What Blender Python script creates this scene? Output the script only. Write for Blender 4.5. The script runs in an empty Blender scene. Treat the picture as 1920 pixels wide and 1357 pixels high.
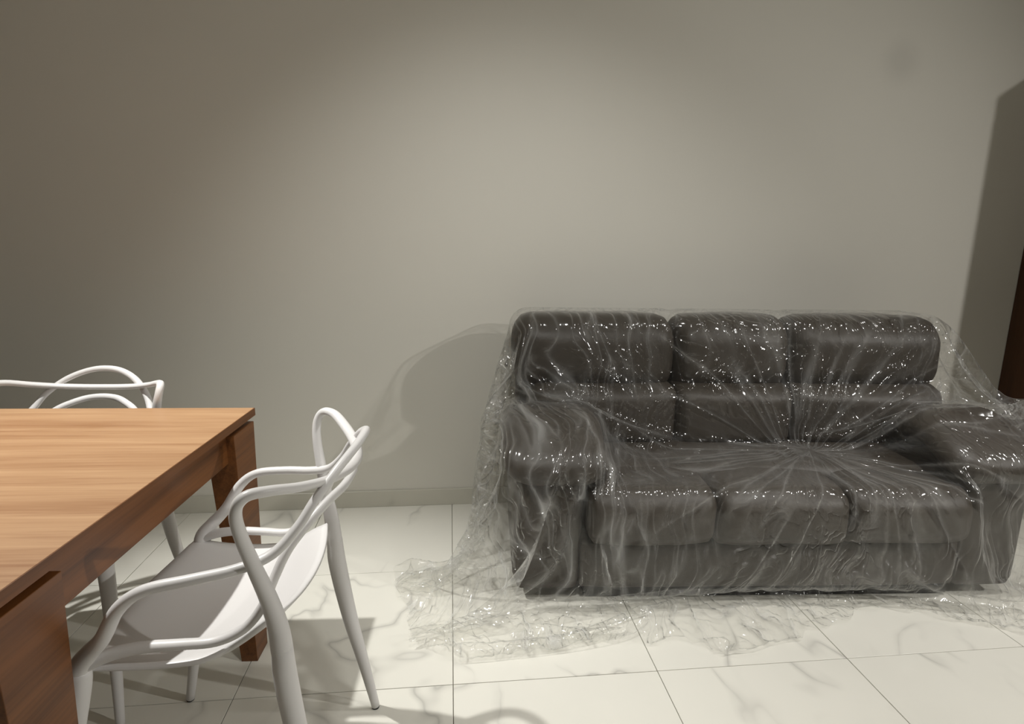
import bpy, bmesh, math, random
import numpy as np
from mathutils import Vector, Matrix, noise

PI = math.pi
scene = bpy.context.scene
col = scene.collection

# ------------------------------------------------------------------ camera
F_PX, PITCH, YAW, ROLL, CAM_H = 1079.36, 0.1975, 0.1072, 0.0129, 1.2227
fwd = Vector((math.sin(YAW) * math.cos(PITCH), math.cos(YAW) * math.cos(PITCH), -math.sin(PITCH)))
r0 = Vector((math.cos(YAW), -math.sin(YAW), 0))
u0 = r0.cross(fwd)
rr = math.cos(ROLL) * r0 + math.sin(ROLL) * u0
uu = -math.sin(ROLL) * r0 + math.cos(ROLL) * u0
cam_d = bpy.data.cameras.new('camera')
cam = bpy.data.objects.new('camera', cam_d)
col.objects.link(cam)
m = Matrix((rr, uu, -fwd)).transposed().to_4x4()
m.translation = Vector((0, 0, CAM_H))
cam.matrix_world = m
cam_d.sensor_width = 36
cam_d.lens = F_PX / 1920 * 36
cam_d.clip_start = 0.02
scene.camera = cam

# ------------------------------------------------------------------ world, lights, exposure
wd = bpy.data.worlds.new('world')
scene.world = wd
wd.use_nodes = True
wd.node_tree.nodes['Background'].inputs[0].default_value = (0.9, 0.92, 1.0, 1)
wd.node_tree.nodes['Background'].inputs[1].default_value = 0.02
scene.view_settings.view_transform = 'Standard'
scene.view_settings.look = 'None'
scene.view_settings.gamma = 1.0
scene.view_settings.use_curve_mapping = False
scene.view_settings.exposure = 0.0
scene.cycles.transparent_max_bounces = 24

CEIL = 2.62
def ceiling_spot(name, x, y, power, angle, blend, radius, colour, aim=None):
    d = bpy.data.lights.new(name, 'SPOT')
    d.energy = power
    d.spot_size = math.radians(angle)
    d.spot_blend = blend
    d.shadow_soft_size = radius
    d.color = colour
    o = bpy.data.objects.new(name, d)
    o.location = (x, y, CEIL - 0.03)
    if aim:
        o.rotation_euler = (Vector(aim) - Vector(o.location)).to_track_quat('-Z', 'Y').to_euler()
    col.objects.link(o)
    return o
# the recessed ceiling downlights of the room (above the frame), and an added wall fill
ceiling_spot('table_downlight', -1.35, 1.56, 216, 60, 0.85, 0.022, (1.0, 0.988, 0.955), aim=(-0.60, 1.33, 0))
ceiling_spot('side_downlight', 3.50, -0.20, 195, 128, 1.0, 0.040, (1.0, 0.975, 0.935), aim=(0.6, 1.1, 0))
ceiling_spot('sofa_downlight', 1.60, 0.95, 135, 93, 1.0, 0.045, (1.0, 0.975, 0.94))
ceiling_spot('wall_fill', 0.15, 0.60, 86, 78, 1.0, 0.06, (1.0, 0.992, 0.955), aim=(0.30, 2.6, 0.42))  # added spot without a known source, brightens the back wall

# ------------------------------------------------------------------ materials
def srgb(r, g, b):
    f = lambda c: (c / 255 / 12.92) if c / 255 <= 0.04045 else ((c / 255 + 0.055) / 1.055) ** 2.4
    return (f(r), f(g), f(b), 1)

class NT:
    def __init__(self, name):
        self.m = bpy.data.materials.new(name)
        self.m.use_nodes = True
        self.t = self.m.node_tree
        self.t.nodes.clear()
        self.out = self.n('ShaderNodeOutputMaterial')
    def n(self, kind, **kw):
        nd = self.t.nodes.new(kind)
        for k, v in kw.items():
            if k.startswith('i_'):
                nd.inputs[k[2:].replace('_', ' ')].default_value = v
            elif k.startswith('n_'):
                nd.inputs[int(k[2:])].default_value = v
            else:
                setattr(nd, k, v)
        return nd
    def l(self, a, b):
        self.t.links.new(a, b)
    def ramp(self, fac, stops):
        r = self.n('ShaderNodeValToRGB')
        e = r.color_ramp.elements
        while len(e) < len(stops):
            e.new(0.5)
        for el, (p, c) in zip(e, stops):
            el.position = p
            el.color = c if len(c) == 4 else (*c, 1)
        self.l(fac, r.inputs[0])
        return r
    def math(self, op, a, b=None, clamp=False):
        k = self.n('ShaderNodeMath', operation=op, use_clamp=clamp)
        for i, v in enumerate((a, b)):
            if v is None:
                continue
            if isinstance(v, (int, float)):
                k.inputs[i].default_value = v
            else:
                self.l(v, k.inputs[i])
        return k.outputs[0]
    def mix(self, fac, a, b):
        k = self.n('ShaderNodeMix', data_type='RGBA')
        for i, v in ((0, fac), (6, a), (7, b)):
            if isinstance(v, (int, float)):
                k.inputs[i].default_value = v
            elif isinstance(v, tuple):
                k.inputs[i].default_value = v
            else:
                self.l(v, k.inputs[i])
        return k.outputs[2]
    def bump(self, h, strength, dist=0.001, normal=None):
        b = self.n('ShaderNodeBump')
        b.inputs['Strength'].default_value = strength
        b.inputs['Distance'].default_value = dist
        self.l(h, b.inputs['Height'])
        if normal is not None:
            self.l(normal, b.inputs['Normal'])
        return b.outputs[0]

def principled(nt, color, rough, normal=None, spec=0.5):
    p = nt.n('ShaderNodeBsdfPrincipled')
    if isinstance(color, tuple):
        p.inputs['Base Color'].default_value = color
    else:
        nt.l(color, p.inputs['Base Color'])
    if isinstance(rough, (int, float)):
        p.inputs['Roughness'].default_value = rough
    else:
        nt.l(rough, p.inputs['Roughness'])
    p.inputs['Specular IOR Level'].default_value = spec
    if normal is not None:
        nt.l(normal, p.inputs['Normal'])
    nt.l(p.outputs[0], nt.out.inputs[0])
    return p

def mat_paint(name, color, stain=None):
    t = NT(name)
    co = t.n('ShaderNodeTexCoord').outputs['Object']
    n1 = t.n('ShaderNodeTexNoise', i_Scale=1.3, i_Detail=3.0)
    t.l(co, n1.inputs['Vector'])
    c = t.mix(n1.outputs['Fac'], tuple(x * 0.97 for x in color[:3]) + (1,), tuple(min(1, x * 1.03) for x in color[:3]) + (1,))
    if stain:
        d = t.n('ShaderNodeVectorMath', operation='DISTANCE')
        t.l(co, d.inputs[0])
        d.inputs[1].default_value = stain[:3]
        mr = t.n('ShaderNodeMapRange', interpolation_type='SMOOTHSTEP')
        t.l(d.outputs['Value'], mr.inputs[0])
        mr.inputs[1].default_value = 0.02
        mr.inputs[2].default_value = stain[3]
        mr.inputs[3].default_value = 0.14
        mr.inputs[4].default_value = 0.0
        c = t.mix(mr.outputs[0], c, (0.2, 0.19, 0.175, 1))
    n2 = t.n('ShaderNodeTexNoise', i_Scale=260.0, i_Detail=2.0)
    t.l(co, n2.inputs['Vector'])
    principled(t, c, 0.62, t.bump(n2.outputs['Fac'], 0.12, 0.0006), 0.3)
    return t.m

def mat_marble(name, base, rough, vein=(0.36, 0.35, 0.32, 1), per_object=True):
    t = NT(name)
    tc = t.n('ShaderNodeTexCoord')
    co = tc.outputs['Object']
    if per_object:
        oi = t.n('ShaderNodeObjectInfo')
        sc = t.n('ShaderNodeVectorMath', operation='SCALE')
        comb = t.n('ShaderNodeCombineXYZ')
        t.l(oi.outputs['Random'], comb.inputs[0])
        t.l(oi.outputs['Random'], comb.inputs[1])
        t.l(oi.outputs['Random'], comb.inputs[2])
        t.l(comb.outputs[0], sc.inputs[0])
        sc.inputs['Scale'].default_value = 37.0
        ad = t.n('ShaderNodeVectorMath', operation='ADD')
        t.l(co, ad.inputs[0]); t.l(sc.outputs[0], ad.inputs[1])
        co = ad.outputs[0]
    rot = t.n('ShaderNodeMapping')
    rot.inputs['Rotation'].default_value = (0, 0, 0.75)
    rot.inputs['Scale'].default_value = (1.0, 0.72, 1.0)
    t.l(co, rot.inputs[0])
    v = rot.outputs[0]
    # main veins: zero crossings of a warped noise
    n1 = t.n('ShaderNodeTexNoise', i_Scale=1.15, i_Detail=4.0, i_Roughness=0.5, i_Distortion=0.55)
    t.l(v, n1.inputs['Vector'])
    a = t.math('ABSOLUTE', t.math('SUBTRACT', n1.outputs['Fac'], 0.5))
    line = t.ramp(a, [(0.0, (1, 1, 1)), (0.004, (0.5,) * 3), (0.014, (0.0,) * 3)])
    # broken up by a second noise
    n2 = t.n('ShaderNodeTexNoise', i_Scale=3.1, i_Detail=3.0)
    t.l(co, n2.inputs['Vector'])
    brk = t.ramp(n2.outputs['Fac'], [(0.43, (0, 0, 0)), (0.60, (1, 1, 1))])
    veins = t.math('MULTIPLY', line.outputs[0], brk.outputs[0])
    n3 = t.n('ShaderNodeTexNoise', i_Scale=2.2, i_Detail=5.0, i_Roughness=0.6)
    t.l(co, n3.inputs['Vector'])
    cloud = t.ramp(n3.outputs['Fac'], [(0.42, (0, 0, 0)), (0.8, (1, 1, 1))])
    c0 = t.mix(t.math('MULTIPLY', cloud.outputs[0], 0.09), base, vein)
    c1 = t.mix(t.math('MULTIPLY', veins, 0.62), c0, vein)
    p = principled(t, c1, rough, None, 0.5)
    return t.m

def mat_wood(name, light, dark, axis=0, rough=0.42, spec=0.4, seed=0.0):
    """grain runs along the given object axis"""
    t = NT(name)
    co = t.n('ShaderNodeTexCoord').outputs['Object']
    mp = t.n('ShaderNodeMapping')
    s = [26.0, 26.0, 26.0]; s[axis] = 1.1
    mp.inputs['Scale'].default_value = s
    mp.inputs['Location'].default_value = (seed, seed * 1.7, seed * 0.3)
    t.l(co, mp.inputs[0])
    n1 = t.n('ShaderNodeTexNoise', i_Scale=1.0, i_Detail=5.0, i_Roughness=0.6, i_Distortion=0.6)
    t.l(mp.outputs[0], n1.inputs['Vector'])
    mp2 = t.n('ShaderNodeMapping')
    s2 = [190.0, 190.0, 190.0]; s2[axis] = 5.0
    mp2.inputs['Scale'].default_value = s2
    t.l(co, mp2.inputs[0])
    n2 = t.n('ShaderNodeTexNoise', i_Scale=1.0, i_Detail=3.0)
    t.l(mp2.outputs[0], n2.inputs['Vector'])
    mp3 = t.n('ShaderNodeMapping')
    s3 = [7.0, 7.0, 7.0]; s3[axis] = 0.5
    mp3.inputs['Scale'].default_value = s3
    t.l(co, mp3.inputs[0])
    n3 = t.n('ShaderNodeTexNoise', i_Scale=1.0, i_Detail=3.0, i_Distortion=0.4)
    t.l(mp3.outputs[0], n3.inputs['Vector'])
    f = t.math('ADD', t.math('MULTIPLY', n1.outputs['Fac'], 0.5), t.math('MULTIPLY', n2.outputs['Fac'], 0.25))
    f = t.math('ADD', f, t.math('MULTIPLY', n3.outputs['Fac'], 0.25))
    mid = tuple((a * 0.6 + b * 0.4) for a, b in zip(light, dark))
    r = t.ramp(f, [(0.33, dark), (0.47, mid), (0.60, light)])
    principled(t, r.outputs[0], rough, t.bump(n2.outputs['Fac'], 0.12, 0.0006), spec)
    return t.m

def mat_plastic(name, color, rough):
    t = NT(name)
    co = t.n('ShaderNodeTexCoord').outputs['Object']
    n = t.n('ShaderNodeTexNoise', i_Scale=420.0, i_Detail=2.0)
    t.l(co, n.inputs['Vector'])
    principled(t, color, rough, t.bump(n.outputs['Fac'], 0.06, 0.0004), 0.45)
    return t.m

def mat_leather(name, color):
    t = NT(name)
    co = t.n('ShaderNodeTexCoord').outputs['Object']
    v = t.n('ShaderNodeTexVoronoi', i_Scale=190.0, feature='DISTANCE_TO_EDGE')
    t.l(co, v.inputs['Vector'])
    n = t.n('ShaderNodeTexNoise', i_Scale=9.0, i_Detail=5.0)
    t.l(co, n.inputs['Vector'])
    c = t.mix(n.outputs['Fac'], tuple(x * 0.8 for x in color[:3]) + (1,), tuple(x * 1.2 for x in color[:3]) + (1,))
    b1 = t.bump(n.outputs['Fac'], 0.35, 0.012)
    b2 = t.bump(v.outputs['Distance'], 0.25, 0.001, b1)
    principled(t, c, 0.48, b2, 0.45)
    return t.m

M = {}
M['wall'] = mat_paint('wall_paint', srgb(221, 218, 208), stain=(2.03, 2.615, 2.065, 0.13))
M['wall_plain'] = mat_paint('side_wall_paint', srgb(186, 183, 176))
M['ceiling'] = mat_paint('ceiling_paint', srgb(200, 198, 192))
M['tile'] = mat_marble('marble_tile', srgb(228, 226, 216), 0.22)
M['skirting'] = mat_marble('marble_skirting', srgb(204, 201, 188), 0.3, (0.16, 0.155, 0.14, 1), False)
M['grout'] = mat_paint('grout', srgb(120, 116, 106))
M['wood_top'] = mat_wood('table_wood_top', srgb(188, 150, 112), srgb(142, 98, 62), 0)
M['wood_side_shaded'] = mat_wood('table_wood_side_shaded', srgb(126, 79, 41), srgb(72, 41, 18), 1, seed=3.0)  # this and the next: the top's wood darkened, shade put into its colour
M['wood_long_shaded'] = mat_wood('table_wood_long_shaded', srgb(126, 79, 41), srgb(72, 41, 18), 0, seed=5.0)
M['cabinet_wood'] = mat_wood('cabinet_wood', srgb(88, 55, 32), srgb(50, 28, 15), 2, seed=9.0)
M['white_plastic'] = mat_plastic('white_polypropylene', srgb(226, 224, 222), 0.38)
M['foot_rubber'] = mat_plastic('dark_rubber', srgb(28, 27, 26), 0.7)
M['leather'] = mat_leather('taupe_leather', srgb(61, 55, 48))
M['black_base'] = mat_plastic('black_base', srgb(24, 23, 22), 0.6)
M['steel'] = mat_plastic('handle_metal', srgb(120, 118, 114), 0.3)

# ------------------------------------------------------------------ object helpers
def link(name, me, mat, parent=None, loc=None, rotz=0.0, smooth=False):
    o = bpy.data.objects.new(name, me)
    if mat is not None and not me.materials:
        me.materials.append(mat)
    if smooth:
        me.polygons.foreach_set('use_smooth', [True] * len(me.polygons))
    col.objects.link(o)
    if parent is not None:
        o.parent = parent
    if loc is not None:
        o.location = loc
    o.rotation_euler[2] = rotz
    return o

def empty(name, loc, rotz=0.0):
    o = bpy.data.objects.new(name, None)
    o.empty_display_size = 0.1
    o.location = loc
    o.rotation_euler[2] = rotz
    col.objects.link(o)
    return o

def tag(o, label=None, cat=None, group=None, kind=None):
    if label: o['label'] = label
    if cat: o['category'] = cat
    if group: o['group'] = group
    if kind: o['kind'] = kind
    return o

def bm_mesh(bm, name='mesh'):
    me = bpy.data.meshes.new(name)
    bm.normal_update()
    bm.to_mesh(me)
    bm.free()
    return me

def box_mesh(lo, hi, bevel=0.0, segs=2, name='box'):
    bm = bmesh.new()
    bmesh.ops.create_cube(bm, size=1.0)
    lo = Vector(lo); hi = Vector(hi)
    for v in bm.verts:
        v.co = Vector((lo[i] + (v.co[i] + 0.5) * (hi[i] - lo[i]) for i in range(3)))
    if bevel > 0:
        bmesh.ops.bevel(bm, geom=list(bm.edges), offset=bevel, segments=segs, profile=0.5, affect='EDGES')
    return bm_mesh(bm, name)

def hexa_mesh(bottom, top, bevel=0.0, name='hexa'):
    """a block from four bottom and four top corners"""
    bm = bmesh.new()
    b = [bm.verts.new(p) for p in bottom]
    t = [bm.verts.new(p) for p in top]
    bm.faces.new(b[::-1]); bm.faces.new(t)
    for i in range(4):
        j = (i + 1) % 4
        bm.faces.new((b[i], b[j], t[j], t[i]))
    bmesh.ops.recalc_face_normals(bm, faces=list(bm.faces))
    if bevel > 0:
        bmesh.ops.bevel(bm, geom=list(bm.edges), offset=bevel, segments=2, profile=0.5, affect='EDGES')
    return bm_mesh(bm, name)

def catmull(pts, per=8):
    P = [np.array(p, float) for p in pts]
    P = [2 * P[0] - P[1]] + P + [2 * P[-1] - P[-2]]
    out = []
    for i in range(1, len(P) - 2):
        for k in range(per):
            t = k / per
            a, b, c, d = P[i - 1], P[i], P[i + 1], P[i + 2]
            out.append(0.5 * ((2 * b) + (c - a) * t + (2 * a - 5 * b + 4 * c - d) * t * t + (3 * b - a - 3 * c + d) * t ** 3))
    out.append(P[-2])
    return out

def tube_mesh(pts, per=8, sides=12, cap=True, name='tube'):
    """pts: (x, y, z, half width sideways, half width up).  Section is an ellipse whose
    second axis stays as close to 'up/outward' as the path allows (parallel transport)."""
    C = catmull(pts, per)
    n = len(C)
    X = [Vector(c[:3]) for c in C]
    T = [((X[min(i + 1, n - 1)] - X[max(i - 1, 0)]).normalized()) for i in range(n)]
    ref = Vector((0, 0, 1)) if abs(T[0].z) < 0.9 else Vector((0, 1, 0))
    N = (ref - T[0] * ref.dot(T[0])).normalized()
    bm = bmesh.new()
    rings = []
    for i in range(n):
        N = (N - T[i] * N.dot(T[i])).normalized()
        B = T[i].cross(N)
        a, b = C[i][3], C[i][4]
        ring = []
        for k in range(sides):
            th = 2 * PI * k / sides
            ring.append(bm.verts.new(X[i] + B * (a * math.cos(th)) + N * (b * math.sin(th))))
        rings.append(ring)
    for i in range(n - 1):
        for k in range(sides):
            q = (k + 1) % sides
            bm.faces.new((rings[i][k], rings[i][q], rings[i + 1][q], rings[i + 1][k]))
    if cap:
        for ring, s in ((rings[0], -1), (rings[-1], 1)):
            c = sum((v.co for v in ring), Vector()) / sides
            t = T[0] if s < 0 else T[-1]
            r = (ring[0].co - c).length
            inner = [bm.verts.new(c + (v.co - c) * 0.6 + t * s * r * 0.35) for v in ring]
            for k in range(sides):
                q = (k + 1) % sides
                bm.faces.new((ring[k], ring[q], inner[q], inner[k]))
            bm.faces.new(inner)
    bmesh.ops.recalc_face_normals(bm, faces=list(bm.faces))
    return bm_mesh(bm, name)

# ------------------------------------------------------------------ room shell
XL, XR, YF, YB = -2.70, 4.30, -2.60, 2.615
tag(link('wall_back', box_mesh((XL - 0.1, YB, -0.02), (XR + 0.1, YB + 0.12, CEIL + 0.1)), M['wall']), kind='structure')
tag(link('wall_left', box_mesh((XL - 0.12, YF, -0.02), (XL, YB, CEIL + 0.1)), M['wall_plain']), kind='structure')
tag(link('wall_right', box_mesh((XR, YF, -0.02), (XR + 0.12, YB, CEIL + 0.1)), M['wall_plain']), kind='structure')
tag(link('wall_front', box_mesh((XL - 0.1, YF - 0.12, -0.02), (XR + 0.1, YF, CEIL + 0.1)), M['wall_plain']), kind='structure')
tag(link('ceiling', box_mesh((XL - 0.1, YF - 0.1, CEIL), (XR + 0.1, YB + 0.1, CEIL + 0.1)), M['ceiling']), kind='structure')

floor = tag(link('floor', box_mesh((XL - 0.1, YF - 0.1, -0.12), (XR + 0.1, YB + 0.1, -0.0035)), M['grout']), kind='structure')
tile_me = {}
x0, y0 = -0.002, 1.4341
for j in range(-7, 2):
    for i in range(-5, 8):
        ax, bx = max(XL, x0 + 0.6 * i), min(XR, x0 + 0.6 * (i + 1))
        ay, by = max(YF, y0 + 0.6 * j), min(YB, y0 + 0.6 * (j + 1))
        if bx - ax < 0.02 or by - ay < 0.02:
            continue
        key = (round(bx - ax, 3), round(by - ay, 3))
        if key not in tile_me:
            hx, hy = key[0] / 2 - 0.0011, key[1] / 2 - 0.0011
            tile_me[key] = box_mesh((-hx, -hy, -0.009), (hx, hy, 0.0), 0.0007, 1, 'tile')
        link('tile', tile_me[key], M['tile'], floor, ((ax + bx) / 2, (ay + by) / 2, 0.0))

tag(link('baseboard_back', box_mesh((XL, YB - 0.011, 0.0), (2.79, YB, 0.08), 0.0015, 1), M['skirting']), kind='structure')
tag(link('baseboard_left', box_mesh((XL, YF, 0.0), (XL + 0.011, YB - 0.011, 0.08), 0.0015, 1), M['skirting']), kind='structure')

# ------------------------------------------------------------------ cabinet at the right edge
cab = tag(empty('tall_cabinet', (2.81, 1.812, 0)), 'tall dark brown wooden cabinet standing against the wall at the right edge', 'cabinet')
CW, CD, CH = 0.85, 0.80, 2.12
link('side_panel', box_mesh((0, 0, 0.0), (0.02, CD, CH), 0.001), M['cabinet_wood'], cab)
link('side_panel', box_mesh((CW - 0.02, 0, 0.0), (CW, CD, CH), 0.001), M['cabinet_wood'], cab)
link('top_panel', box_mesh((0.02, 0, CH - 0.02), (CW - 0.02, CD, CH), 0.001), M['cabinet_wood'], cab)
link('plinth', box_mesh((0.02, 0.04, 0.0), (CW - 0.02, CD, 0.08), 0.001), M['cabinet_wood'], cab)
link('back_panel', box_mesh((0.02, CD - 0.01, 0.08), (CW - 0.02, CD, CH - 0.02)), M['cabinet_wood'], cab)
for k in range(2):
    xa = 0.022 + k * (CW - 0.04) / 2
    d = link('door', box_mesh((xa, 0.001, 0.083), (xa + (CW - 0.04) / 2 - 0.004, 0.021, CH - 0.022), 0.0015), M['cabinet_wood'], cab)
    hx = xa + ((CW - 0.04) / 2 - 0.05 if k == 0 else 0.03)
    link('handle', box_mesh((hx, -0.022, 0.95), (hx + 0.012, 0.001, 1.15), 0.003), M['steel'], d)

# ------------------------------------------------------------------ dining table
TA = math.radians(-2.7)
table = tag(empty('dining_table', (-0.575, 1.7016, 0), TA),
            'wooden dining table with light grained top and thick tapered corner legs', 'table')
TU, TV = 1.60, 0.965                       # length (towards -x) and depth (towards the camera)
link('tabletop', box_mesh((-TU + 0.002, -TV + 0.002, 0.727), (-0.002, -0.002, 0.75), 0.0008), M['wood_top'], table)
for lo, hi, mt in (((-0.002, -TV, 0.7275), (0.0, 0.0, 0.7495), 'wood_side_shaded'), ((-TU, -TV, 0.7275), (-TU + 0.002, 0.0, 0.7495), 'wood_side_shaded'),
                   ((-TU + 0.002, -0.002, 0.7275), (-0.002, 0.0, 0.7495), 'wood_long_shaded'), ((-TU + 0.002, -TV, 0.7275), (-0.002, -TV + 0.002, 0.7495), 'wood_long_shaded')):
    link('shaded_edge', box_mesh(lo, hi), M[mt], table)  # added strips: shade on the tabletop's edge, put in as darker wood
link('apron', box_mesh((-0.043, -TV + 0.15, 0.635), (-0.022, -0.15, 0.727), 0.001), M['wood_side_shaded'], table)
link('apron', box_mesh((-TU + 0.022, -TV + 0.15, 0.635), (-TU + 0.043, -0.15, 0.727), 0.001), M['wood_side_shaded'], table)
link('apron', box_mesh((-TU + 0.07, -0.043, 0.635), (-0.07, -0.022, 0.727), 0.001), M['wood_long_shaded'], table)
link('apron', box_mesh((-TU + 0.07, -TV + 0.022, 0.635), (-0.07, -TV + 0.043, 0.727), 0.001), M['wood_long_shaded'], table)
def table_leg(sx, sy):
    # right / far corner leg first, mirrored for the other corners
    top = [(0.0, -0.016), (0.0, -0.156), (-0.078, -0.156), (-0.078, -0.016)]
    bot = [(-0.001, -0.040), (-0.001, -0.122), (-0.048, -0.122), (-0.048, -0.040)]
    fx = (lambda x: x) if sx > 0 else (lambda x: -TU - x)
    fy = (lambda y: y) if sy > 0 else (lambda y: -TV - y)
    me = hexa_mesh([(fx(x), fy(y), 0.0) for x, y in bot], [(fx(x), fy(y), 0.714) for x, y in top], 0.0012, 'table_leg')
    link('leg', me, M['wood_side_shaded'], table)
for sx, sy in ((1, 1), (1, -1), (-1, 1), (-1, -1)):
    table_leg(sx, sy)

# ------------------------------------------------------------------ white chairs of three interlaced outlines
def sym(pts):
    """half outline from the front/outside to the middle -> whole mirrored outline"""
    left = [(-p[0], *p[1:]) for p in pts[::-1][1:]]
    return list(pts) + left

def make_chair(label):
    root = empty('armchair', (0, 0, 0))
    tag(root, label, 'chair', 'white plastic armchairs around the table')
    mat = M['white_plastic']
    # seat shell: curved, rolled down at the front, rising at the rear
    bm = bmesh.new()
    NU, NV = 22, 26
    def seat_pt(u, v):
        # u -1..1 across, v 0 (front) .. 1 (rear)
        hw = 0.205 + 0.022 * (1 - v) ** 2 - 0.035 * max(0, v - 0.6) / 0.4
        x = u * hw
        y = 0.215 - 0.400 * v + 0.030 * (u * u) * (v - 0.55) * 1.6
        z = 0.490 - 0.030 * math.sin(PI * min(1, v * 1.1))
        z -= 0.018 * max(0, 0.08 - v) ** 2 / 0.0064
        z += 0.062 * max(0, (v - 0.60) / 0.40) ** 1.8
        z += (0.014 + 0.03 * (1 - v) * v * 4 * 0.6) * abs(u) ** 2.6
        return Vector((x, y, z))
    top, bot = [], []
    for j in range(NV + 1):
        rt, rb = [], []
        for i in range(NU + 1):
            u, v = -1 + 2 * i / NU, j / NV
            p = seat_pt(u, v)
            e = 1e-3
            nrm = (seat_pt(u + e, v) - seat_pt(u - e, v)).cross(seat_pt(u, v + e) - seat_pt(u, v - e)).normalized()
            if nrm.z < 0: nrm = -nrm
            edge = min(1.0, min(1 - abs(u), v, 1 - v) * 9)
            th = 0.004 + 0.008 * edge ** 0.5
            rt.append(bm.verts.new(p + nrm * th * 0.5)); rb.append(bm.verts.new(p - nrm * th * 0.9))
        top.append(rt); bot.append(rb)
    for j in range(NV):
        for i in range(NU):
            bm.faces.new((top[j][i], top[j][i + 1], top[j + 1][i + 1], top[j + 1][i]))
            bm.faces.new((bot[j][i], bot[j + 1][i], bot[j + 1][i + 1], bot[j][i + 1]))
    rim_t = top[0] + [r[-1] for r in top[1:]] + top[-1][-2::-1] + [r[0] for r in top[-2:0:-1]]
    rim_b = bot[0] + [r[-1] for r in bot[1:]] + bot[-1][-2::-1] + [r[0] for r in bot[-2:0:-1]]
    for k in range(len(rim_t)):
        q = (k + 1) % len(rim_t)
        bm.faces.new((rim_t[k], rim_b[k], rim_b[q], rim_t[q]))
    bmesh.ops.recalc_face_normals(bm, faces=list(bm.faces))
    link('seat', bm_mesh(bm, 'seat'), mat, root, smooth=True)
    # outline one: side arms that rise into the high arched back
    T_half = [(0.227, 0.164, 0.478, .017, .016), (0.226, 0.156, 0.510, .0190, .0180), (0.232, 0.133, 0.540, .0170, .0150), (0.242, 0.102, 0.574, .015, .013), (0.250, 0.066, 0.632, .013, .0115),
              (0.249, 0.022, 0.664, .011, .010), (0.238, -0.050, 0.675, .0105, .0095), (0.220, -0.115, 0.681, .0105, .0095),
              (0.198, -0.168, 0.696, .0105, .009), (0.174, -0.207, 0.735, .0105, .0085), (0.150, -0.233, 0.775, .010, .0085),
              (0.105, -0.264, 0.815, .010, .0085), (0.052, -0.286, 0.838, .010, .0085), (0.0, -0.292, 0.845, .010, .0085)]
    link('arch_back', tube_mesh(sym(T_half), 6, 12), mat, root, smooth=True)
    # outline two: rear leg tops that bend forward into the wide winged back bar
    S_half = [(0.197, -0.176, 0.450, .016, .016), (0.196, -0.172, 0.505, .0190, .0190), (0.197, -0.168, 0.555, .0178, .0175), (0.204, -0.158, 0.615, .0160, .015), (0.218, -0.145, 0.680, .014, .0125),
              (0.235, -0.132, 0.755, .0125, .0105), (0.245, -0.133, 0.800, .011, .010), (0.243, -0.150, 0.823, .011, .0095), (0.222, -0.180, 0.823, .011, .009),
              (0.175, -0.214, 0.809, .0115, .0085), (0.115, -0.246, 0.796, .0115, .0085), (0.055, -0.266, 0.789, .0115, .0085),
              (0.0, -0.273, 0.787, .0115, .0085)]
    link('winged_back_bar', tube_mesh(sym(S_half), 6, 12), mat, root, smooth=True)
    # outline three: seat side rails that rise into the low back
    E_half = [(0.224, 0.152, 0.508, .014, .012), (0.216, 0.110, 0.523, .0125, .011), (0.210, 0.060, 0.530, .0115, .010), (0.205, 0.000, 0.530, .011, .009), (0.199, -0.060, 0.530, .010, .009),
              (0.197, -0.110, 0.553, .010, .0085), (0.193, -0.142, 0.592, .010, .0085), (0.181, -0.162, 0.640, .010, .0085),
              (0.160, -0.184, 0.686, .010, .0085), (0.120, -0.217, 0.724, .010, .0085), (0.085, -0.238, 0.742, .010, .0085), (0.045, -0.258, 0.754, .010, .0085), (0.0, -0.263, 0.758, .010, .0085)]
    link('low_back', tube_mesh(sym(E_half), 6, 12), mat, root, smooth=True)
    for s in (1, -1):
        fl = [(s * 0.2265, 0.158, 0.500, .0192, .0185), (s * 0.231, 0.166, 0.450, .0205, .0195), (s * 0.248, 0.194, 0.300, .0175, .0175),
              (s * 0.263, 0.226, 0.150, .0140, .0140), (s * 0.276, 0.257, 0.006, .0108, .0108)]
        rl = [(s * 0.196, -0.172, 0.512, .0185, .0185), (s * 0.198, -0.176, 0.440, .0212, .0212), (s * 0.205, -0.198, 0.290, .0185, .0185),
              (s * 0.215, -0.225, 0.150, .0145, .0145), (s * 0.226, -0.250, 0.006, .0108, .0108)]
        for pts in (fl, rl):
            lg = link('leg', tube_mesh(pts, 6, 14), mat, root, smooth=True)
            x, y = pts[-1][0], pts[-1][1]
            link('foot_pad', tube_mesh([(x, y, 0.0005, .0095, .0095), (x, y, 0.004, .0100, .0100), (x, y, 0.008, .0100, .0100)], 2, 14, cap=True),
                 M['foot_rubber'], lg)
        # cross seat rail under each side, tying front and rear legs to the seat
    return root

def copy_tree(o, parent=None):
    c = o.copy(); col.objects.link(c); c.parent = parent
    for ch in list(o.children):
        copy_tree(ch, c)
    return c

chair = make_chair('white plastic armchair with looped open back at the right end of table')
chair.location = (-0.47, 1.155, 0)
chair.rotation_euler[2] = math.radians(177.5 - 90)
far_chair = copy_tree(chair)
far_chair.location = (-1.115, 1.635, 0)
far_chair.rotation_euler[2] = math.radians(-93.0 - 90)
far_chair.scale = (1, 1, 0.977)
far_chair['label'] = 'white plastic armchair behind the table, facing the camera, near the wall'

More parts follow.
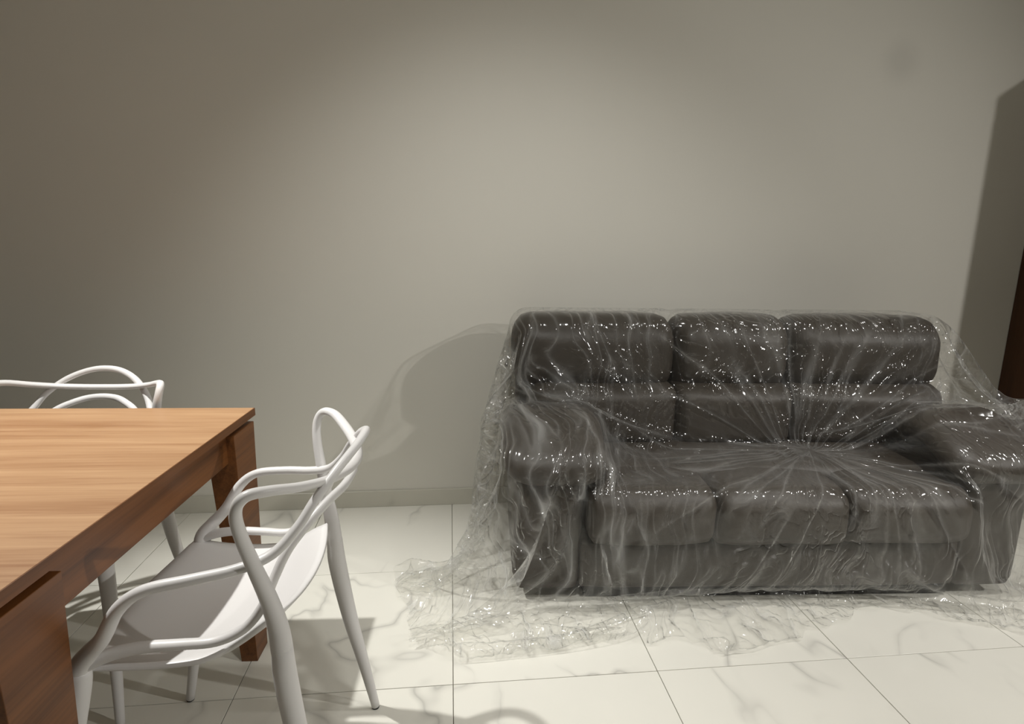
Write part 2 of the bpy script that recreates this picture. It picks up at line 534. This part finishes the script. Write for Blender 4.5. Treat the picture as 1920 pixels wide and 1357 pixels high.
# sofa blocks: name, low corner, high corner, corner radius, bulge, slanted arm
SOFA = [
    ('plinth', (0.24, 0.03, 0.0), (1.57, 0.7, 0.055), 0.005, (0, 0, 0), 0),
    ('front_panel', (0.215, -0.005, 0.05), (1.565, 0.4, 0.235), 0.022, (0, 0.01, 0), 0),
    ('frame', (0.02, 0.1, 0.045), (1.76, 0.72, 0.46), 0.03, (0, 0, 0), 0),
    ('arm_panel', (-0.012, 0.0, 0.04), (0.225, 0.7, 0.5), 0.035, (0.008, 0.01, 0), 0),
    ('arm_panel', (1.555, 0.0, 0.04), (1.792, 0.7, 0.5), 0.035, (0.008, 0.01, 0), 0),
    ('armrest', (-0.045, -0.045, 0.435), (0.298, 0.66, 0.555), (0.085, 0.06, 0.06), (0.012, 0.012, 0.016), 1),
    ('armrest', (1.482, -0.045, 0.435), (1.825, 0.66, 0.555), (0.085, 0.06, 0.06), (0.012, 0.012, 0.016), 1),
    ('seat_cushion', (0.235, -0.075, 0.235), (0.668, 0.46, 0.435), (0.03, 0.08, 0.07), (0.0, 0.014, 0.02), 0),
    ('seat_cushion', (0.66, -0.075, 0.235), (1.12, 0.46, 0.435), (0.03, 0.08, 0.07), (0.0, 0.014, 0.02), 0),
    ('seat_cushion', (1.112, -0.075, 0.235), (1.545, 0.46, 0.435), (0.03, 0.08, 0.07), (0.0, 0.014, 0.02), 0),
    ('backrest', (0.012, 0.54, 0.1), (1.762, 0.71, 0.84), 0.06, (0, 0, 0), 0),
    ('lower_back_cushion', (0.06, 0.375, 0.425), (0.66, 0.66, 0.69), (0.04, 0.085, 0.06), (0.0, 0.022, 0.0), 0),
    ('lower_back_cushion', (0.648, 0.375, 0.425), (1.132, 0.66, 0.69), (0.04, 0.085, 0.06), (0.0, 0.022, 0.0), 0),
    ('lower_back_cushion', (1.12, 0.375, 0.425), (1.762, 0.66, 0.69), (0.04, 0.085, 0.06), (0.0, 0.022, 0.0), 0),
    ('headrest_cushion', (-0.008, 0.425, 0.648), (0.66, 0.705, 0.95), (0.06, 0.125, 0.11), (0.0, 0.016, 0.014), 0),
    ('headrest_cushion', (0.648, 0.425, 0.648), (1.132, 0.705, 0.95), (0.06, 0.125, 0.11), (0.0, 0.016, 0.014), 0),
    ('headrest_cushion', (1.12, 0.425, 0.648), (1.768, 0.705, 0.95), (0.06, 0.125, 0.11), (0.0, 0.016, 0.014), 0),
]

# ------------------------------------------------------------------ sofa
SOFA_ROT = math.radians(-4.0)
sofa = tag(empty('sofa', (0.22, 1.80, 0), SOFA_ROT),
           'three seat brown leather sofa wrapped in clear plastic sheeting against the wall', 'sofa')
def smooth(a, b, t):
    t = min(1, max(0, (t - a) / (b - a)))
    return t * t * (3 - 2 * t)
def arm_off(y):
    return 0.088 * smooth(-0.06, 0.20, y) - 0.085 * smooth(0.20, 0.58, y)

def cushion_mesh(lo, hi, r, bulge, arm=False, n=14, wob=0.0, seed=0.0, name='cushion'):
    lo, hi = Vector(lo), Vector(hi)
    c, h = (lo + hi) / 2, (hi - lo) / 2
    r = Vector(r) if isinstance(r, tuple) else Vector((r, r, r))
    bm = bmesh.new()
    bmesh.ops.create_cube(bm, size=2.0)
    bmesh.ops.subdivide_edges(bm, edges=list(bm.edges), cuts=n, use_grid_fill=True)
    for v in bm.verts:
        # spread the grid so that the rounded borders get enough rows
        p = Vector([math.copysign(abs(t) ** 0.8, t) for t in v.co])
        q = Vector([p[i] * h[i] for i in range(3)])
        core = Vector([max(-(h[i] - r[i]), min(h[i] - r[i], q[i])) for i in range(3)])
        d = Vector([(q[i] - core[i]) / r[i] for i in range(3)])
        if d.length > 1e-9:
            d.normalize()
            q = core + Vector([d[i] * r[i] for i in range(3)])
        a = [q[i] / h[i] for i in range(3)]
        f = [max(0.0, 1 - abs(t) ** 3) for t in a]
        q.x += math.copysign(bulge[0] * f[1] * f[2], a[0]) * abs(a[0])
        q.y += math.copysign(bulge[1] * f[0] * f[2], a[1]) * abs(a[1])
        q.z += math.copysign(bulge[2] * f[0] * f[1], a[2]) * abs(a[2])
        q += c
        if wob:
            nv = noise.noise_vector(q * 5.5 + Vector((seed, seed, 0))) * wob + noise.noise_vector(q * 15 + Vector((seed, 0, 3))) * wob * 0.35
            q += nv
        if arm:
            q.z += arm_off(q.y)
        v.co = q
    return bm_mesh(bm, name)

for k, (nm, lo, hi, r, b, arm) in enumerate(SOFA):
    soft = 'cushion' in nm or nm == 'armrest'
    if nm == 'plinth':
        link(nm, box_mesh(lo, hi, 0.004, 2), M['black_base'], sofa)
        continue
    me = cushion_mesh(lo, hi, r, b, bool(arm), 14 if soft else 8, 0.0045 if soft else 0.0015, k * 3.7, nm)
    link(nm, me, M['leather'], sofa, smooth=True)

# ------------------------------------------------------------------ plastic sheet
def mat_film():
    t = NT('clear_plastic_film')
    uv = t.n('ShaderNodeTexCoord').outputs['UV']
    nz = t.n('ShaderNodeTexNoise', i_Scale=2.2, i_Detail=2.0)
    t.l(uv, nz.inputs['Vector'])
    wv = t.n('ShaderNodeVectorMath', operation='MULTIPLY_ADD')
    t.l(nz.outputs['Color'], wv.inputs[0])
    wv.inputs[1].default_value = (0.35, 0.35, 0.35)
    t.l(uv, wv.inputs[2])
    # long pleats that run down the sheet, finer creases across, and small crumples in patches
    def ridges(scale, rot, detail):
        mp = t.n('ShaderNodeMapping')
        mp.inputs['Scale'].default_value = scale
        mp.inputs['Rotation'].default_value = (0, 0, rot)
        t.l(wv.outputs[0], mp.inputs[0])
        n = t.n('ShaderNodeTexNoise', i_Scale=1.0, i_Detail=detail, i_Roughness=0.5)
        t.l(mp.outputs[0], n.inputs['Vector'])
        a = t.math('ABSOLUTE', t.math('SUBTRACT', n.outputs['Fac'], 0.5))
        r = t.ramp(a, [(0.0, (1, 1, 1)), (0.03, (0.4,) * 3), (0.11, (0, 0, 0))])
        return r.outputs[0]
    pa = t.n('ShaderNodeTexNoise', i_Scale=1.6, i_Detail=2.0)
    t.l(uv, pa.inputs['Vector'])
    patch = t.ramp(pa.outputs['Fac'], [(0.42, (0, 0, 0)), (0.56, (1, 1, 1))]).outputs[0]
    def waves(scale, rot):
        mp = t.n('ShaderNodeMapping')
        mp.inputs['Scale'].default_value = scale
        mp.inputs['Rotation'].default_value = (0, 0, rot)
        t.l(wv.outputs[0], mp.inputs[0])
        n = t.n('ShaderNodeTexNoise', i_Scale=1.0, i_Detail=1.0, i_Roughness=0.4)
        t.l(mp.outputs[0], n.inputs['Vector'])
        return n.outputs['Fac']
    h1 = ridges((13, 1.7, 1), 0.5, 1.0)
    h2 = ridges((12, 1.5, 1), -0.6, 1.0)
    h3 = t.math('MULTIPLY', ridges((24, 15, 1), 0.2, 1.0), patch)
    # creases that run together at the place where the sheet is gathered into the seat crease
    sub = t.n('ShaderNodeVectorMath', operation='SUBTRACT')
    t.l(uv, sub.inputs[0])
    sub.inputs[1].default_value = (2.12, 1.06, 0)
    ln = t.n('ShaderNodeVectorMath', operation='LENGTH')
    t.l(sub.outputs[0], ln.inputs[0])
    nm = t.n('ShaderNodeVectorMath', operation='NORMALIZE')
    t.l(sub.outputs[0], nm.inputs[0])
    ray = t.n('ShaderNodeVectorMath', operation='SCALE')
    t.l(nm.outputs[0], ray.inputs[0])
    ray.inputs['Scale'].default_value = 4.6
    up = t.n('ShaderNodeCombineXYZ')
    t.l(t.math('MULTIPLY', ln.outputs['Value'], 1.1), up.inputs[2])
    rv = t.n('ShaderNodeVectorMath', operation='ADD')
    t.l(ray.outputs[0], rv.inputs[0]); t.l(up.outputs[0], rv.inputs[1])
    rn = t.n('ShaderNodeTexNoise', i_Scale=1.0, i_Detail=1.5)
    t.l(rv.outputs[0], rn.inputs['Vector'])
    ra = t.math('ABSOLUTE', t.math('SUBTRACT', rn.outputs['Fac'], 0.5))
    rr_ = t.ramp(ra, [(0.0, (1, 1, 1)), (0.03, (0.4,) * 3), (0.11, (0, 0, 0))]).outputs[0]
    near = t.ramp(ln.outputs['Value'], [(0.0, (1, 1, 1)), (0.55, (0.9,) * 3), (1.0, (0, 0, 0))]).outputs[0]
    far = t.math('SUBTRACT', 1.0, t.math('MULTIPLY', near, 0.85))
    h4 = t.math('MULTIPLY', rr_, near)
    h1 = t.math('MULTIPLY', h1, far)
    h2 = t.math('MULTIPLY', h2, far)
    b0 = t.bump(waves((24, 3.2, 1), 0.45), 1.0, 0.012)
    b0 = t.bump(waves((20, 2.6, 1), -0.6), 1.0, 0.012, b0)
    b1 = t.bump(h1, 0.9, 0.006, b0)
    b2 = t.bump(h2, 0.9, 0.006, b1)
    b2 = t.bump(h4, 0.9, 0.008, b2)
    b3 = t.bump(h3, 0.8, 0.005, b2)
    gl = t.n('ShaderNodeBsdfGlossy')
    gl.inputs['Roughness'].default_value = 0.12
    gl.inputs['Color'].default_value = (1, 1, 1, 1)
    t.l(b3, gl.inputs['Normal'])
    tr = t.n('ShaderNodeBsdfTransparent')
    tr.inputs['Color'].default_value = (0.985, 0.985, 0.98, 1)
    df = t.n('ShaderNodeBsdfDiffuse')
    df.inputs['Color'].default_value = (0.85, 0.85, 0.83, 1)
    tl = t.n('ShaderNodeBsdfTranslucent')
    tl.inputs['Color'].default_value = (0.85, 0.85, 0.83, 1)
    milk = t.n('ShaderNodeMixShader')
    milk.inputs[0].default_value = 0.5
    t.l(df.outputs[0], milk.inputs[1]); t.l(tl.outputs[0], milk.inputs[2])
    lw = t.n('ShaderNodeLayerWeight')
    lw.inputs['Blend'].default_value = 0.5
    # a thin film scatters a little, more along a slanted path and along its creases
    crease = t.math('MULTIPLY', t.math('POWER', t.math('MULTIPLY', t.math('ADD', t.math('ADD', h1, h2), h4), 0.6), 2.0), 0.42)
    haze = t.math('ADD', t.math('MULTIPLY', t.math('POWER', lw.outputs['Facing'], 3.0), 0.24), 0.012)
    haze = t.math('ADD', haze, crease, True)
    s1 = t.n('ShaderNodeMixShader')
    t.l(haze, s1.inputs[0]); t.l(tr.outputs[0], s1.inputs[1]); t.l(milk.outputs[0], s1.inputs[2])
    lf = t.n('ShaderNodeLayerWeight')
    lf.inputs['Blend'].default_value = 0.5
    t.l(b3, lf.inputs['Normal'])
    # two surfaces of the film reflect, more at a glancing angle
    f2 = t.math('MINIMUM', t.math('ADD', t.math('MULTIPLY', t.math('POWER', lf.outputs['Facing'], 4.0), 0.75), 0.042), 0.55)
    s2 = t.n('ShaderNodeMixShader')
    t.l(f2, s2.inputs[0]); t.l(s1.outputs[0], s2.inputs[1]); t.l(gl.outputs[0], s2.inputs[2])
    t.l(s2.outputs[0], t.out.inputs[0])
    return t.m
M['film'] = mat_film()


# The sheet is a square grid of particles dropped over the sofa: stretch, shear and bend
# links, gravity, friction, and contact with the sofa blocks, floor, wall and cabinet.
def np_smooth(a, b, t):
    t = np.clip((t - a) / (b - a), 0, 1)
    return t * t * (3 - 2 * t)

def np_arm_off(y):
    return 0.088 * np_smooth(-0.06, 0.20, y) - 0.085 * np_smooth(0.20, 0.58, y)

BLOCKS = [(np.array(lo), np.array(hi), min(r) * 1.2 if isinstance(r, tuple) else r, np.array(b), arm) for _, lo, hi, r, b, arm in SOFA]
ROT_C, ROT_S = math.cos(SOFA_ROT), math.sin(SOFA_ROT)
MARGIN = 0.009

def collide(P, prev, friction):
    for lo, hi, r, bulge, arm in BLOCKS:
        lo2, hi2 = lo - bulge * 0.8, hi + bulge * 0.8
        z = P[:, 2] - np_arm_off(P[:, 1]) if arm else P[:, 2]
        near = ((P[:, 0] > lo2[0] - MARGIN) & (P[:, 0] < hi2[0] + MARGIN) & (P[:, 1] > lo2[1] - MARGIN)
                & (P[:, 1] < hi2[1] + MARGIN) & (z > lo2[2] - MARGIN) & (z < hi2[2] + MARGIN))
        i = np.nonzero(near)[0]
        if len(i) == 0:
            continue
        q = np.stack([P[i, 0], P[i, 1], z[i]], 1)
        c, h = (lo2 + hi2) / 2, (hi2 - lo2) / 2
        d = q - c
        a = np.abs(d) - (h - r)
        sg = np.where(d < 0, -1.0, 1.0)
        out = np.maximum(a, 0)
        ln = np.linalg.norm(out, axis=1)
        dist = ln + np.minimum(a.max(1), 0) - r
        nrm = out / np.maximum(ln, 1e-9)[:, None]
        inner = ln < 1e-9
        if inner.any():
            k = a[inner].argmax(1)
            nn = np.zeros((len(k), 3))
            nn[np.arange(len(k)), k] = 1
            nrm[inner] = nn
        nrm = nrm * sg
        pen = MARGIN - dist
        k = pen > 0
        j, nk = i[k], nrm[k]
        P[j] += nk * pen[k][:, None]
        dx = P[j] - prev[j]
        P[j] -= (dx - (dx * nk).sum(1)[:, None] * nk) * friction
    k = P[:, 2] < 0.004
    P[k, 2] = 0.004
    dx = P[k] - prev[k]
    dx[:, 2] = 0
    P[k] -= dx * (0.6 if friction > 0.1 else 0.1)
    wy = sofa.location.y + ROT_S * P[:, 0] + ROT_C * P[:, 1]
    k = wy > 2.600
    P[k, 1] -= (wy[k] - 2.600) / ROT_C
    wx = sofa.location.x + ROT_C * P[:, 0] - ROT_S * P[:, 1]
    k = (wx > 2.795) & (wy > 1.97)
    P[k, 0] -= (wx[k] - 2.795)

def drape(step=0.02, seconds=2.6):
    rng = np.random.default_rng(3)
    X0, X1, LEN = -0.84, 2.56, 2.08
    nx, ny = int(round((X1 - X0) / step)) + 1, int(round(LEN / step)) + 1
    u, v = np.linspace(X0, X1, nx), np.linspace(0, LEN, ny)
    U, V = np.meshgrid(u, v)
    # laid loosely along the profile: behind the back, over the top, down into the crease,
    # along the seat, down the front and out over the floor
    prof = np.array([(0.745, 0.80), (0.745, 0.925), (0.63, 0.968), (0.42, 0.972), (0.35, 0.72), (0.355, 0.49), (-0.11, 0.49), (-0.11, 0.02), (-0.6, 0.02)])
    run = np.concatenate([[0], np.cumsum(np.hypot(*np.diff(prof, axis=0).T))])
    P = np.zeros((ny, nx, 3))
    P[..., 0] = U
    P[..., 1] = np.interp(V, run, prof[:, 0])
    P[..., 2] = np.interp(V, run, prof[:, 1])
    arms = ((U < 0.32) | (U > 1.46)) & (V < run[6]) & (V > run[2])
    P[..., 2] = np.where(arms, np.maximum(P[..., 2], 0.70), P[..., 2])
    def lumps(n0, n1, amp):
        g = rng.normal(size=(n0, n1))
        yi, xi = np.linspace(0, n0 - 1.001, ny), np.linspace(0, n1 - 1.001, nx)
        a, b = yi.astype(int), xi.astype(int)
        fy, fx = np_smooth(0, 1, yi - a)[:, None], np_smooth(0, 1, xi - b)[None]
        return amp * ((g[a][:, b] * (1 - fx) + g[a][:, b + 1] * fx) * (1 - fy) + (g[a + 1][:, b] * (1 - fx) + g[a + 1][:, b + 1] * fx) * fy)
    P[..., 2] += np.abs(lumps(40, 60, 0.006)) + np.abs(lumps(12, 18, 0.010))
    stretch = 1.0 + np.abs(lumps(14, 22, 0.022)) + np.abs(lumps(44, 70, 0.022))
    vel = np.zeros_like(P)
    w = np.ones((ny, nx))
    w[0, (u > -0.02) & (u < 1.80)] = 0
    pulls = []
    def pull(x, vv, target, rad, t0, t1):
        pulls.append((int(np.argmin(abs(v - vv))), int(np.argmin(abs(u - x))), np.array(target), rad, t0, t1))
    for du, dv in ((0, 0), (-0.09, -0.02), (0.09, -0.03), (-0.05, 0.09), (0.06, 0.09), (0, -0.09), (0.15, 0.03), (-0.14, 0.05)):
        pull(1.12 + du, 0.98 + dv, (1.115 + du * 0.12, 0.375 - dv * 0.2, 0.448), 0, 0.0, 1.0)   # gathered into the crease between seat and back
    for xx in list(np.arange(0.30, 0.95, 0.08)) + [1.32, 1.40, 1.48]:
        pull(xx, 0.97, (xx * 0.96 + 0.04, 0.372, 0.452), 0, 0.0, 0.5)
    pull(2.54, 0.85, (2.55, 0.33, 1.05), 2, 0.2, 1.0)         # corner tucked up against the cabinet
    for uu, vv, tg in ((-0.80, 0.75, (-0.22, 0.36, 0.03)), (-0.82, 1.05, (-0.27, 0.17, 0.05)), (-0.80, 1.35, (-0.28, 0.02, 0.03)),
                       (-0.55, 1.72, (-0.15, -0.12, 0.03)), (0.12, 2.04, (0.10, -0.20, 0.02)), (0.45, 2.03, (0.46, -0.15, 0.05)),
                       (0.70, 2.06, (0.70, -0.24, 0.03)), (0.86, 2.02, (0.84, -0.13, 0.05)), (1.10, 1.98, (1.06, -0.09, 0.03)), (1.40, 1.95, (1.38, -0.07, 0.04))):
        pull(uu, vv, tg, 0, 1.2, 1.9)                          # the loose hem lies bunched up on the floor
    def pairs(dy, dx):
        res = []
        for k in (0, 1):
            if dy == 0:
                for k2 in range(dx):
                    a = slice(k * dx + k2, nx - dx, 2 * dx)
                    n = len(range(*a.indices(nx)))
                    res.append(((slice(None), a), (slice(None), slice(k * dx + k2 + dx, k * dx + k2 + dx + 2 * dx * (n - 1) + 1, 2 * dx))))
            else:
                for k2 in range(dy):
                    ya = slice(k * dy + k2, ny - dy, 2 * dy)
                    n = len(range(*ya.indices(ny)))
                    yb = slice(k * dy + k2 + dy, k * dy + k2 + dy + 2 * dy * (n - 1) + 1, 2 * dy)
                    xa = slice(0, nx - dx) if dx >= 0 else slice(-dx, nx)
                    xb = slice(dx, nx) if dx >= 0 else slice(0, nx + dx)
                    res.append(((ya, xa), (yb, xb)))
        return res
    sx, sy = u[1] - u[0], v[1] - v[0]
    frame, sub = 1 / 60, 12
    h = frame / sub
    links = []
    for dy, dx, comp in ((0, 1, 0.0), (1, 0, 0.0), (1, 1, 2e-5), (1, -1, 2e-5), (0, 2, 6e-5), (2, 0, 6e-5)):
        for a, b in pairs(dy, dx):
            links.append((a, b, math.hypot(dx * sx, dy * sy) * 0.5 * (stretch[a] + stretch[b]) * (1.04 if dy == 0 else 1.01), comp / h / h))
    for f in range(int(seconds / frame)):
        t = f * frame
        for _ in range(sub):
            vel[..., 2] -= 9.8 * h * 0.6
            vel *= 1 - h * (2.2 if t < seconds - 0.8 else 8.0)
            prev = P.copy()
            P = P + vel * h * w[..., None]
            for iy, ix, tg, rad, t0, t1 in pulls:
                if t > t0:
                    a = min(1, (t - t0) / (t1 - t0))
                    sl = (slice(max(0, iy - rad), iy + rad + 1), slice(max(0, ix - rad), ix + rad + 1))
                    P[sl] += (tg - P[iy, ix]) * (0.02 + 0.3 * a * a) * h * 30
            for a, b, rest, comp in links:
                d = P[b] - P[a]
                ln = np.sqrt((d * d).sum(-1))
                d *= ((ln - rest) / (ln * (w[a] + w[b] + comp) + 1e-12))[..., None]
                P[a] += d * w[a][..., None]
                P[b] -= d * w[b][..., None]
            collide(P.reshape(-1, 3), prev.reshape(-1, 3), 0.25 if t > 0.8 else 0.05)
            vel = (P - prev) / h
            sp = np.linalg.norm(vel, axis=-1, keepdims=True)
            vel *= np.minimum(1, 3 / np.maximum(sp, 1e-9))
    return P, run[7]

def upsample(P, k=2):
    """Catmull-Rom refinement of a grid of points along both directions"""
    def along(A):
        pad = np.concatenate([2 * A[:1] - A[1:2], A, 2 * A[-1:] - A[-2:-1]])
        a, b, c, d = pad[:-3], pad[1:-2], pad[2:-1], pad[3:]
        rows = []
        for i in range(k):
            t = i / k
            rows.append(0.5 * (2 * b + (c - a) * t + (2 * a - 5 * b + 4 * c - d) * t * t + (3 * b - a - 3 * c + d) * t ** 3))
        out = np.stack(rows, 1).reshape(-1, *A.shape[1:])
        return np.concatenate([out, A[-1:]])
    Q = along(P)
    return np.swapaxes(along(np.swapaxes(Q, 0, 1)), 0, 1)

P, DROP = drape(0.0185)
P = upsample(P, 2)
ny, nx = P.shape[:2]
P[..., 2] = np.maximum(P[..., 2], 0.002)
# where it lies on the floor the film never lies flat: small standing crumples
for j in range(ny):
    for i in range(nx):
        z = P[j, i, 2]
        if z < 0.05:
            q = Vector((i * 0.16, j * 0.16, 0.0))
            P[j, i, 2] = z + (abs(noise.noise(q)) * 0.034 + abs(noise.noise(q * 2.3)) * 0.012) * (1 - z / 0.05)
me = bpy.data.meshes.new('plastic_sheet')
# the hem is torn off unevenly: how far it reaches past the foot of the sofa, along the sheet
su = np.linspace(-0.84, 2.56, nx)
sv = np.linspace(0, 2.08, ny)
hem = np.interp(su, [-0.84, -0.55, -0.30, -0.12, 0.06, 0.21, 0.35, 0.55, 0.63, 0.70, 0.78, 0.95, 1.10, 1.25, 1.45, 1.58, 1.8, 2.56],
                [-0.60, -0.36, -0.10, 0.05, 0.13, 0.15, 0.12, 0.10, 0.16, 0.20, 0.14, 0.07, 0.0, -0.06, -0.06, -0.03, 0.05, -0.4])
hem = DROP + hem + 0.012 * np.sin(su * 31) + 0.010 * np.sin(su * 57 + 1.3)
side = -0.70 + 0.02 * np.sin(sv * 9) + 0.012 * np.sin(sv * 23 + 1)
def snap(P, s, limit):
    """pull the rows beyond the torn edge back onto it"""
    Q = P.copy()
    for c in range(P.shape[1]):
        i = np.nonzero(s > limit[c])[0]
        if len(i) == 0 or i[0] == 0:
            continue
        k = i[0]
        f = (limit[c] - s[k - 1]) / (s[k] - s[k - 1])
        Q[k:, c] = P[k - 1, c] * (1 - f) + P[k, c] * f
    return Q
P = snap(P, sv, hem)
P = np.swapaxes(snap(np.swapaxes(P, 0, 1)[::-1], -su[::-1], -side), 0, 1)[:, ::-1]
vid = np.arange(nx * ny).reshape(ny, nx)
quads = np.stack([vid[:-1, :-1], vid[:-1, 1:], vid[1:, 1:], vid[1:, :-1]], -1).reshape(-1, 4)
keep = (sv[:-1][:, None] < hem[None, :-1]) & (su[None, 1:] > side[:-1, None])
quads = quads[keep.reshape(-1)]
me.vertices.add(nx * ny)
me.vertices.foreach_set('co', P.reshape(-1).astype(np.float32))
me.loops.add(quads.size)
me.loops.foreach_set('vertex_index', quads.reshape(-1).astype(np.int32))
me.polygons.add(len(quads))
me.polygons.foreach_set('loop_start', np.arange(0, quads.size, 4, dtype=np.int32))
me.polygons.foreach_set('loop_total', np.full(len(quads), 4, np.int32))
uvl = me.uv_layers.new(name='sheet')
gx, gy = np.meshgrid(np.arange(nx), np.arange(ny))
UV = np.stack([gx, gy], -1).reshape(-1, 2) * 0.01
uvl.data.foreach_set('uv', UV[quads.reshape(-1)].reshape(-1).astype(np.float32))
me.update(); me.validate()
film = link('plastic_sheet', me, M['film'], None, (0.22, 1.80, 0), SOFA_ROT, True)
tag(film, 'clear crinkled plastic sheet draped over the brown sofa and trailing on floor', 'plastic sheet')
